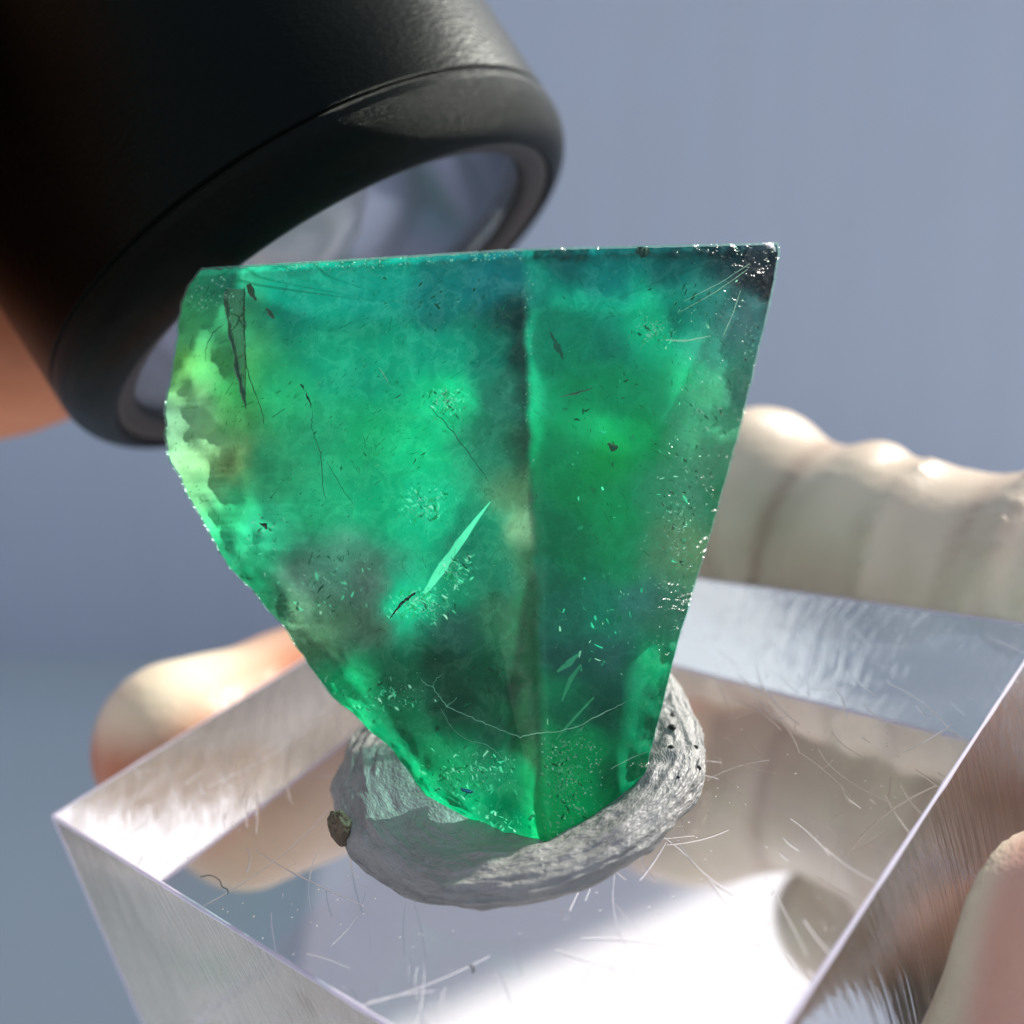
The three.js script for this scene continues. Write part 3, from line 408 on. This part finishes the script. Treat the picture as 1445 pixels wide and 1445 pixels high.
  tri.setAttribute('position', new THREE.Float32BufferAttribute([-0.6, -0.4, 0, 0.7, -0.3, 0.1, 0.5, 0.5, 0, -0.3, 0.6, -0.1, 0, 0, 0.25], 3)); tri.setIndex([0, 1, 4, 1, 2, 4, 2, 3, 4, 3, 0, 4]); tri.computeVertexNormals();
  const spots = [];
  const scatter = (n, f) => { for (let i = 0; i < n; i++) { const [x, y, s, d] = f(); const [u, v] = uvOf(x, y); if (u > 0.005 && u < 0.995 && v > 0.002 && v < 0.99) spots.push([gemP(u, v, d ?? -0.02), s]); } };
  scatter(520, () => { const y = rr(440, 930), c = lerp(1030, 915, (y - 440) / 490); return [c + rr(-55, 55), y, rr(0.012, 0.05) * (rnd() < 0.08 ? 2 : 1)]; });
  scatter(700, () => [rr(270, 1000), rr(380, 1150), rr(0.01, 0.035), rr(-0.02, 0.1)]);
  scatter(120, () => { const x = rr(400, 735); return [x, lerp(372, 352, (x - 400) / 335) + rr(1, 13), rr(0.03, 0.12)]; });
  for (const [cx, cy, sx, sy, n] of [[632, 566, 16, 14, 60], [598, 716, 20, 16, 70], [592, 852, 26, 18, 130], [640, 805, 14, 20, 70], [372, 745, 14, 18, 40], [925, 465, 20, 14, 50], [800, 1100, 26, 46, 160], [560, 985, 36, 16, 70], [690, 1085, 46, 26, 90], [960, 740, 20, 60, 160], [1058, 485, 10, 24, 50]]) scatter(n, () => [cx + (rnd() + rnd() + rnd() - 1.5) * sx, cy + (rnd() + rnd() + rnd() - 1.5) * sy, rr(0.015, 0.07)]);
  scatter(90, () => [rr(250, 330), rr(385, 440), rr(0.03, 0.1)]);
  scatter(260, () => [rr(765, 850), rr(1040, 1190), rr(0.02, 0.08)]);
  scatter(60, () => [745 + rr(-5, 8), rr(380, 760), rr(0.02, 0.06)]);
  const im = new THREE.InstancedMesh(tri, fleckM, spots.length), M = new THREE.Matrix4(), q = new THREE.Quaternion(), e = new THREE.Euler();
  spots.forEach(([p, s], i) => { e.set(rr(-1.2, 1.2), rr(-1.2, 1.2), rr(0, 6.3)); q.setFromEuler(e); M.compose(p, q, new THREE.Vector3(s * rr(0.6, 1.6), s, s).multiplyScalar(MM)); im.setMatrixAt(i, M); });
  im.name = 'flecks'; im.userData = { kind: 'stuff' }; im.castShadow = true; gem.add(im);
}

// ------------------------------------------------------------------ torch
{
  const axis = cdir(0.543, 0.838, -0.05).normalize();
  const pos = at(478, 421, 76), q = new THREE.Quaternion().setFromUnitVectors(UP, axis.clone().negate());
  const t = thing('flashlight', 'black cylindrical metal flashlight tilted over the crystal with its lens facing down', 'flashlight', pos, q);
  const R0 = 0.0204;
  const brushed = tex(1024, 1024, (u, v) => 0.5 + 0.28 * sn3(u * 40, v * 300, 1) + 0.2 * sn3(u * 90, v * 500, 5) + 0.12 * sn3(u * 300, v * 400, 2));
  brushed.repeat.set(3, 2);
  const black = phys({ color: rgb(0.0062, 0.0082, 0.0075), metalness: 1, roughness: 0.4, bumpMap: brushed, bumpScale: 0.00003, roughnessMap: tex(256, 256, (u, v) => [0, 0.9 + 0.1 * sfb(u * 20, v * 20, 2, 3), 0]) });
  const L = (pts) => new THREE.LatheGeometry(pts.map(([r, y]) => new THREE.Vector2(r, y)), 160);
  const arc = (cr, cy, r, a0, a1, n = 8) => Array.from({ length: n + 1 }, (_, k) => { const a = lerp(a0, a1, k / n); return [cr + r * Math.cos(a), cy + r * Math.sin(a)]; });
  // y runs back from the front rim
  const ell = (cr, cy, ra, rb, a0, a1, n = 12) => Array.from({ length: n + 1 }, (_, k) => { const a = lerp(a0, a1, k / n); return [cr + ra * Math.cos(a), cy + rb * Math.sin(a)]; });
  mesh('bezel', L([[R0 - 0.0026, -0.0006], ...ell(R0 - 0.0027, 0.0021, 0.0027, 0.0031, -Math.PI * 0.46, 0, 18), [R0, 0.0026], ...arc(R0 - 0.00012, 0.0027, 0.00012, 0, Math.PI / 2, 3), [R0 - 0.0005, 0.00282]].reverse()), black, t);
  mesh('lens_rim', L([[R0 - 0.0044, 0.0034], [R0 - 0.0043, 0.0008], ...arc(R0 - 0.0037, 0.0002, 0.0006, Math.PI, Math.PI * 1.4, 4), [R0 - 0.0032, -0.0007], ...arc(R0 - 0.0029, -0.0003, 0.0004, -Math.PI / 2, 0, 4)].reverse()), std({ color: rgb(0.04, 0.036, 0.043), roughness: 0.65 }), t);
  mesh('barrel', L([[R0 - 0.0005, 0.00292], ...arc(R0 - 0.00012, 0.00304, 0.00012, -Math.PI / 2, 0, 3), [R0, 0.02], [R0, 0.06], [R0, 0.12], [0, 0.12]].reverse()), black, t);
  mesh('reflector', L([[R0 - 0.0044, 0.0034], [R0 - 0.0048, 0.0062], [R0 - 0.006, 0.0105], [R0 - 0.0095, 0.0155], [0.0045, 0.018], [0, 0.0182]].reverse()), std({ color: rgb(0.5, 0.48, 0.56), metalness: 1, roughness: 0.16, side: THREE.DoubleSide }), t);
  mesh('glare_dome', L([[0.0074, 0.0125], [0.0072, 0.0095], [0.0062, 0.0066], [0.0044, 0.0046], [0.0022, 0.0036], [0, 0.0034]].reverse()), phys({ color: rgb(0.97, 0.97, 0.98), roughness: 0.2, clearcoat: 1, clearcoatRoughness: 0.03 }), t);  // white dome added to stand for the glare inside the lens
  const led = mesh('led', new RoundedBoxGeometry(0.004, 0.0006, 0.004, 2, 0.0002), std({ color: rgb(0.85, 0.7, 0.2), roughness: 0.4 }), t); led.position.y = 0.0177;
  mesh('lens', new THREE.CylinderGeometry(R0 - 0.00445, R0 - 0.00445, 0.0012, 96), phys({ transmission: 1, thickness: 0.001, ior: 1.5, roughness: 0.05, color: rgb(0.95, 0.95, 1) }), t).position.y = 0.0012;
}

// ------------------------------------------------------------------ hands
const skinTex = (a, b, f) => tex(512, 512, (u, v) => { const k = fbm(u * f, v * f, 2, 5); return [0, 1, 2].map((q) => lerp(a[q], b[q], k)); }, true);
function skinUV(g, s) { const p = g.attributes.position, U = new Float32Array(p.count * 2); for (let i = 0; i < p.count; i++) { U[2 * i] = (p.getX(i) + p.getZ(i) * 0.7) * s; U[2 * i + 1] = (p.getY(i) - p.getZ(i) * 0.6) * s; } g.setAttribute('uv', new THREE.BufferAttribute(U, 2)); }
const skinBump = tex(512, 512, (u, v) => 0.5 + 0.25 * sfb(u * 50, v * 50, 2, 3));
{
  const nv = new THREE.Vector3(...nDown);
  const P = (px, py, d, off = 0) => { const c = cam3(px, py, d); return cw(c[0] + nv.x * off, c[1] + nv.y * off, c[2] + nv.z * off); };
  const chain = (pts) => pts.slice(1).map((p, k) => [pts[k][0], p[0], pts[k][1] * MM, p[1] * MM]);
  const caps = [];
  const index = [[[255, 1050, 77.5], 6.3], [[430, 1012, 87], 7.0], [[560, 955, 96], 7.4], [[720, 885, 102], 8.0], [[900, 795, 91], 7.9], [[1065, 735, 83], 7.8], [[1250, 802, 75], 7.6], [[1450, 852, 69.5], 8.2], [[1750, 980, 66], 9.6], [[2000, 1100, 66], 11]];
  caps.push(...chain(index.map(([c, r]) => [P(...c), r])));
  const mid = [[[330, 1075, 84], 6.8, 15], [[560, 985, 95], 7.6, 15], [[740, 900, 103], 8, 15], [[900, 815, 94], 8.2, 15], [[1065, 770, 84], 8.4, 15], [[1250, 830, 77], 8.4, 15], [[1450, 880, 72], 9, 15], [[1750, 1000, 68], 10, 14], [[2000, 1130, 66], 11.5, 14]];
  caps.push(...chain(mid.map(([c, r, o]) => [P(...c, o), r])));
  const ring = [[[900, 900, 92], 6.8, 28], [[960, 870, 95], 7.6, 29], [[1040, 850, 94], 8, 29], [[1200, 850, 84], 8.2, 29], [[1500, 920, 76], 9, 29], [[1750, 1020, 70], 10, 28], [[2000, 1160, 67], 11.5, 28]];
  caps.push(...chain(ring.map(([c, r, o]) => [P(...c, o), r])));
  const pinky = [[[1120, 900, 90], 5.8, 41], [[1180, 890, 88], 6.4, 42], [[1280, 890, 84], 6.8, 42], [[1500, 950, 76], 7.6, 42], [[1750, 1050, 71], 8.8, 41], [[2000, 1190, 68], 10, 40]];
  caps.push(...chain(pinky.map(([c, r, o]) => [P(...c, o), r])));
  const thumb = [[[1615, 1390, 44], 7.3], [[1590, 1700, 43.5], 8.7], [[1700, 1950, 44], 8.8], [[1900, 2150, 46], 10.5], [[2150, 2050, 56], 13]];
  caps.push(...chain(thumb.map(([c, r]) => [P(...c), r])));
  caps.push([P(2000, 1100, 66), P(2000, 1190, 68, 40), 11 * MM, 10 * MM], [P(2150, 1200, 66, 10), P(2300, 1300, 66, 38), 16 * MM, 14 * MM], [P(2150, 2050, 56), P(2200, 1300, 66, 20), 13 * MM, 16 * MM], [P(2200, 1250, 66, 20), P(2900, 1600, 66, 22), 19 * MM, 20 * MM]);
  const inv = blockQ.clone().invert(), w = new THREE.Vector3(), hx = 0.0455 / 2, hz = 0.0402 / 2;
  const cA = P(1065, 735, 83), cB = P(1450, 852, 69.5), dirF = cB.clone().sub(cA).normalize();
  const g = blobs(caps, 0.0008, 0.0025, (d, x, y, z) => {
    w.set(x, y, z); const along = w.clone().sub(cA).dot(dirF) / MM;
    // folds of skin across the finger on the right
    d -= 0; const fr = along + 1.2 * (fbm(x * 90, y * 90, z * 90, 2) - 0.5) * 2 + (w.y - cA.y) / MM * 0.12; let fold = 0;
    for (const [c, wd, h, sl] of [[-2.5, 2.2, 0.6, 0.3], [2.2, 1.5, 1.3, -0.35], [7.4, 2.6, 1.2, 0.45], [13.8, 0.7, 1.0, 0.12], [17.0, 1.6, 0.3, -0.3], [19.9, 0.8, 1.0, 0.3], [21.9, 0.5, 1.0, -0.1], [23.9, 0.7, 1.0, 0.2], [25.8, 0.5, 1.1, 0], [28, 0.8, 0.7, 0.1]]) { const f2 = fr - c - sl * (w.y - cA.y) / MM * 0.6 - 1.6 * (fbm(x * 140 + c * 7, y * 140, z * 140, 2) - 0.5), dip = clamp(0.25 + 1.3 * fbm(x * 110 + c * 3.1, y * 110, z * 110, 1)); fold += h * dip * Math.exp(-f2 * f2 / (wd * wd)); }
    d -= (fold - 0.3) * 0.9 * MM * sstep(45, 30, along) * sstep(-7, -3, along);
    d += (fbm(x * 260, y * 260, z * 260, 3) - 0.5) * 0.0003;
    // flattened where it presses on the block
    w.sub(blockTop).applyQuaternion(inv); const bxd = Math.max(Math.abs(w.x) - hx, Math.abs(w.z) - hz, w.y, -BT - w.y) - 0.00006;
    return Math.max(d, -bxd);
  });
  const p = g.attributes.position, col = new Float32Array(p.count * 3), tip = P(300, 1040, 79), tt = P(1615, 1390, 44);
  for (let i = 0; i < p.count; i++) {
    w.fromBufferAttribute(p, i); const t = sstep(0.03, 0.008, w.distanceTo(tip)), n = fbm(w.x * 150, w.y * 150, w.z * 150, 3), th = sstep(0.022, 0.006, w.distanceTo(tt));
    const low = w.clone().sub(blockTop).dot(by) / MM, underShade = t * sstep(1.6, -3.0, low - 0.5 + 2 * (n - 0.5));  // sunlit pale top and shaded orange underside painted into the fingertip
    const al = w.clone().sub(cA).dot(dirF) / MM, brown = clamp(sstep(1.5, -5, al + 5 * (n - 0.5)) + 0.8 * Math.exp(-(al - 5.2) * (al - 5.2) / 1.2) + 0.7 * Math.exp(-(al - 17.9) * (al - 17.9) / 0.8) + 0.6 * Math.exp(-(al - 20.6) * (al - 20.6) / 0.3)) * (1 - t);  // shade painted brown into the creases between the folds
    const c = [0, 1, 2].map((q) => lerp(lerp([lerp(0.74, 0.94, t), lerp(0.64, 0.86, t), lerp(0.49, 0.68, t)][q], [lerp(0.36, 0.8, t), lerp(0.24, 0.66, t), lerp(0.18, 0.46, t)][q], Math.max(n * 0.7, brown)), [0.46, 0.125, 0.045][q], underShade));
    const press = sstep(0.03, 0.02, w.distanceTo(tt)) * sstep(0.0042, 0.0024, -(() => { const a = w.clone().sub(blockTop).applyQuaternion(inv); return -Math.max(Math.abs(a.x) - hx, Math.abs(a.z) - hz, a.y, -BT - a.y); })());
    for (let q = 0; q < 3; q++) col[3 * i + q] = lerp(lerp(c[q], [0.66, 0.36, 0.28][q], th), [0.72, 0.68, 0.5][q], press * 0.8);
  }
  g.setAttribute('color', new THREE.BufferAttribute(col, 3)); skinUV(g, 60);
  const h = thing('hand', 'hand holding the clear block, index finger bent behind it and thumb at the lower right', 'hand', null);
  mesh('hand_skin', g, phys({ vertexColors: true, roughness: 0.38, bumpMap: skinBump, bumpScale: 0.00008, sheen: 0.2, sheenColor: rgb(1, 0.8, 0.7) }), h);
}
{
  // the other hand: only a blurred finger at the left border shows, behind the flashlight
  const chain = (pts) => pts.slice(1).map((p, k) => [at(...pts[k].slice(0, 3)), at(...p.slice(0, 3)), pts[k][3] * MM, p[3] * MM]);
  const caps = [];
  for (let f = 0; f < 4; f++) { const o = [-f * 185, -f * 290], r = [8, 8.3, 8, 6.8][f]; caps.push(...chain([[110 + o[0], 470 + o[1], 88, r * 0.85], [-20 + o[0], 478 + o[1], 88, r], [-260 + o[0], 500 + o[1], 82, r * 1.05], [-420 + o[0], 520 + o[1], 70, r * 1.1], [-520 + o[0] * 0.8, 480 + o[1] * 0.9, 56, r * 1.25]])); }
  caps.push([at(-520, 480, 56), at(-960, -300, 56), 10 * MM, 9 * MM], [at(-520, 480, 56), at(-1100, 300, 54), 13 * MM, 18 * MM], ...chain([[-1000, 300, 52, 14], [-760, -60, 46, 10], [-560, -300, 46, 8.5], [-420, -470, 47, 7.5]]), [at(-1100, 300, 54), at(-1700, 700, 54), 18 * MM, 19 * MM]);
  const g = blobs(caps, 0.0012, 0.0025); skinUV(g, 60);
  const h = thing('hand', 'blurred reddish finger behind the flashlight at the left border', 'hand', null); h.name = 'hand_001';
  mesh('hand_skin', g, phys({ map: skinTex([0.62, 0.24, 0.12], [0.5, 0.17, 0.08], 8), roughness: 0.55, bumpMap: skinBump, bumpScale: 0.00008 }), h);
}

// ------------------------------------------------------------------ small things on the block
{
  // brown crumb stuck to the putty
  const c0 = puttyAt(0, 0); const g = mergeVertices(new THREE.IcosahedronGeometry(1, 5)), p = g.attributes.position, v = new THREE.Vector3();
  for (let i = 0; i < p.count; i++) { v.fromBufferAttribute(p, i); v.multiplyScalar(0.7 + 0.75 * (fbm(v.x * 1.6 + 5, v.y * 1.6 + 5, v.z * 1.6 + 5, 4)) + 0.25 * (fbm(v.x * 6 + 9, v.y * 6, v.z * 6 + 4, 3) - 0.5)); v.x *= 0.62; v.z *= 0.6; p.setXYZ(i, v.x, v.y, v.z); } g.computeVertexNormals();
  const m = mesh('dirt_crumb', g, std({ map: tex(128, 128, (a, b) => { const k = fbm(a * 14, b * 14, 3, 4); return [0.04 + 0.16 * k, 0.028 + 0.12 * k, 0.016 + 0.08 * k]; }, true), roughness: 0.75, bumpMap: tex(128, 128, (a, b) => fbm(a * 20, b * 20, 8, 4)), bumpScale: 0.0002 }), scene, { label: 'small brown crumb of dirt stuck to the left side of the grey putty', category: 'crumb' });
  m.position.copy(at(481, 1168, 52.4)); m.scale.setScalar(0.0009); m.rotation.z = 0.3;
  const fibre = (pts, r, label, c) => { const crv = new THREE.CatmullRomCurve3(pts.map(([x, y]) => { // drop the sight line onto the block's top
      const a = EYE, d = at(x, y, 50).sub(EYE).normalize(), k = blockTop.clone().sub(a).dot(by) / d.dot(by); return a.clone().addScaledVector(d, k).addScaledVector(by, r * 1.2); }));
    const base = crv.getPoint(0.5), tg = new THREE.TubeGeometry(crv, 40, r, 6); tg.translate(-base.x, -base.y, -base.z); const m2 = mesh('lint_fibre', tg, std({ color: rgb(...c), roughness: 0.8 }), scene, { label, category: 'lint' }); m2.position.copy(base); return m2; };
  fibre([[283, 1238], [297, 1236], [310, 1243], [314, 1252], [321, 1256], [322, 1261]], 0.000028, 'thin dark curled lint fibre on the clear block left of the putty', [0.03, 0.03, 0.035]);
  fibre([[592, 1258], [597, 1264], [601, 1266], [599, 1257]], 0.000022, 'tiny dark lint fibre on the clear block below the putty', [0.03, 0.03, 0.035]).name = 'lint_fibre_001';
  fibre([[663, 1363], [668, 1366], [667, 1373], [670, 1370]], 0.00004, 'short dark lint speck on the bright lower middle of the clear block', [0.03, 0.03, 0.035]).name = 'lint_fibre_002';
}
renderer.render(scene, camera);
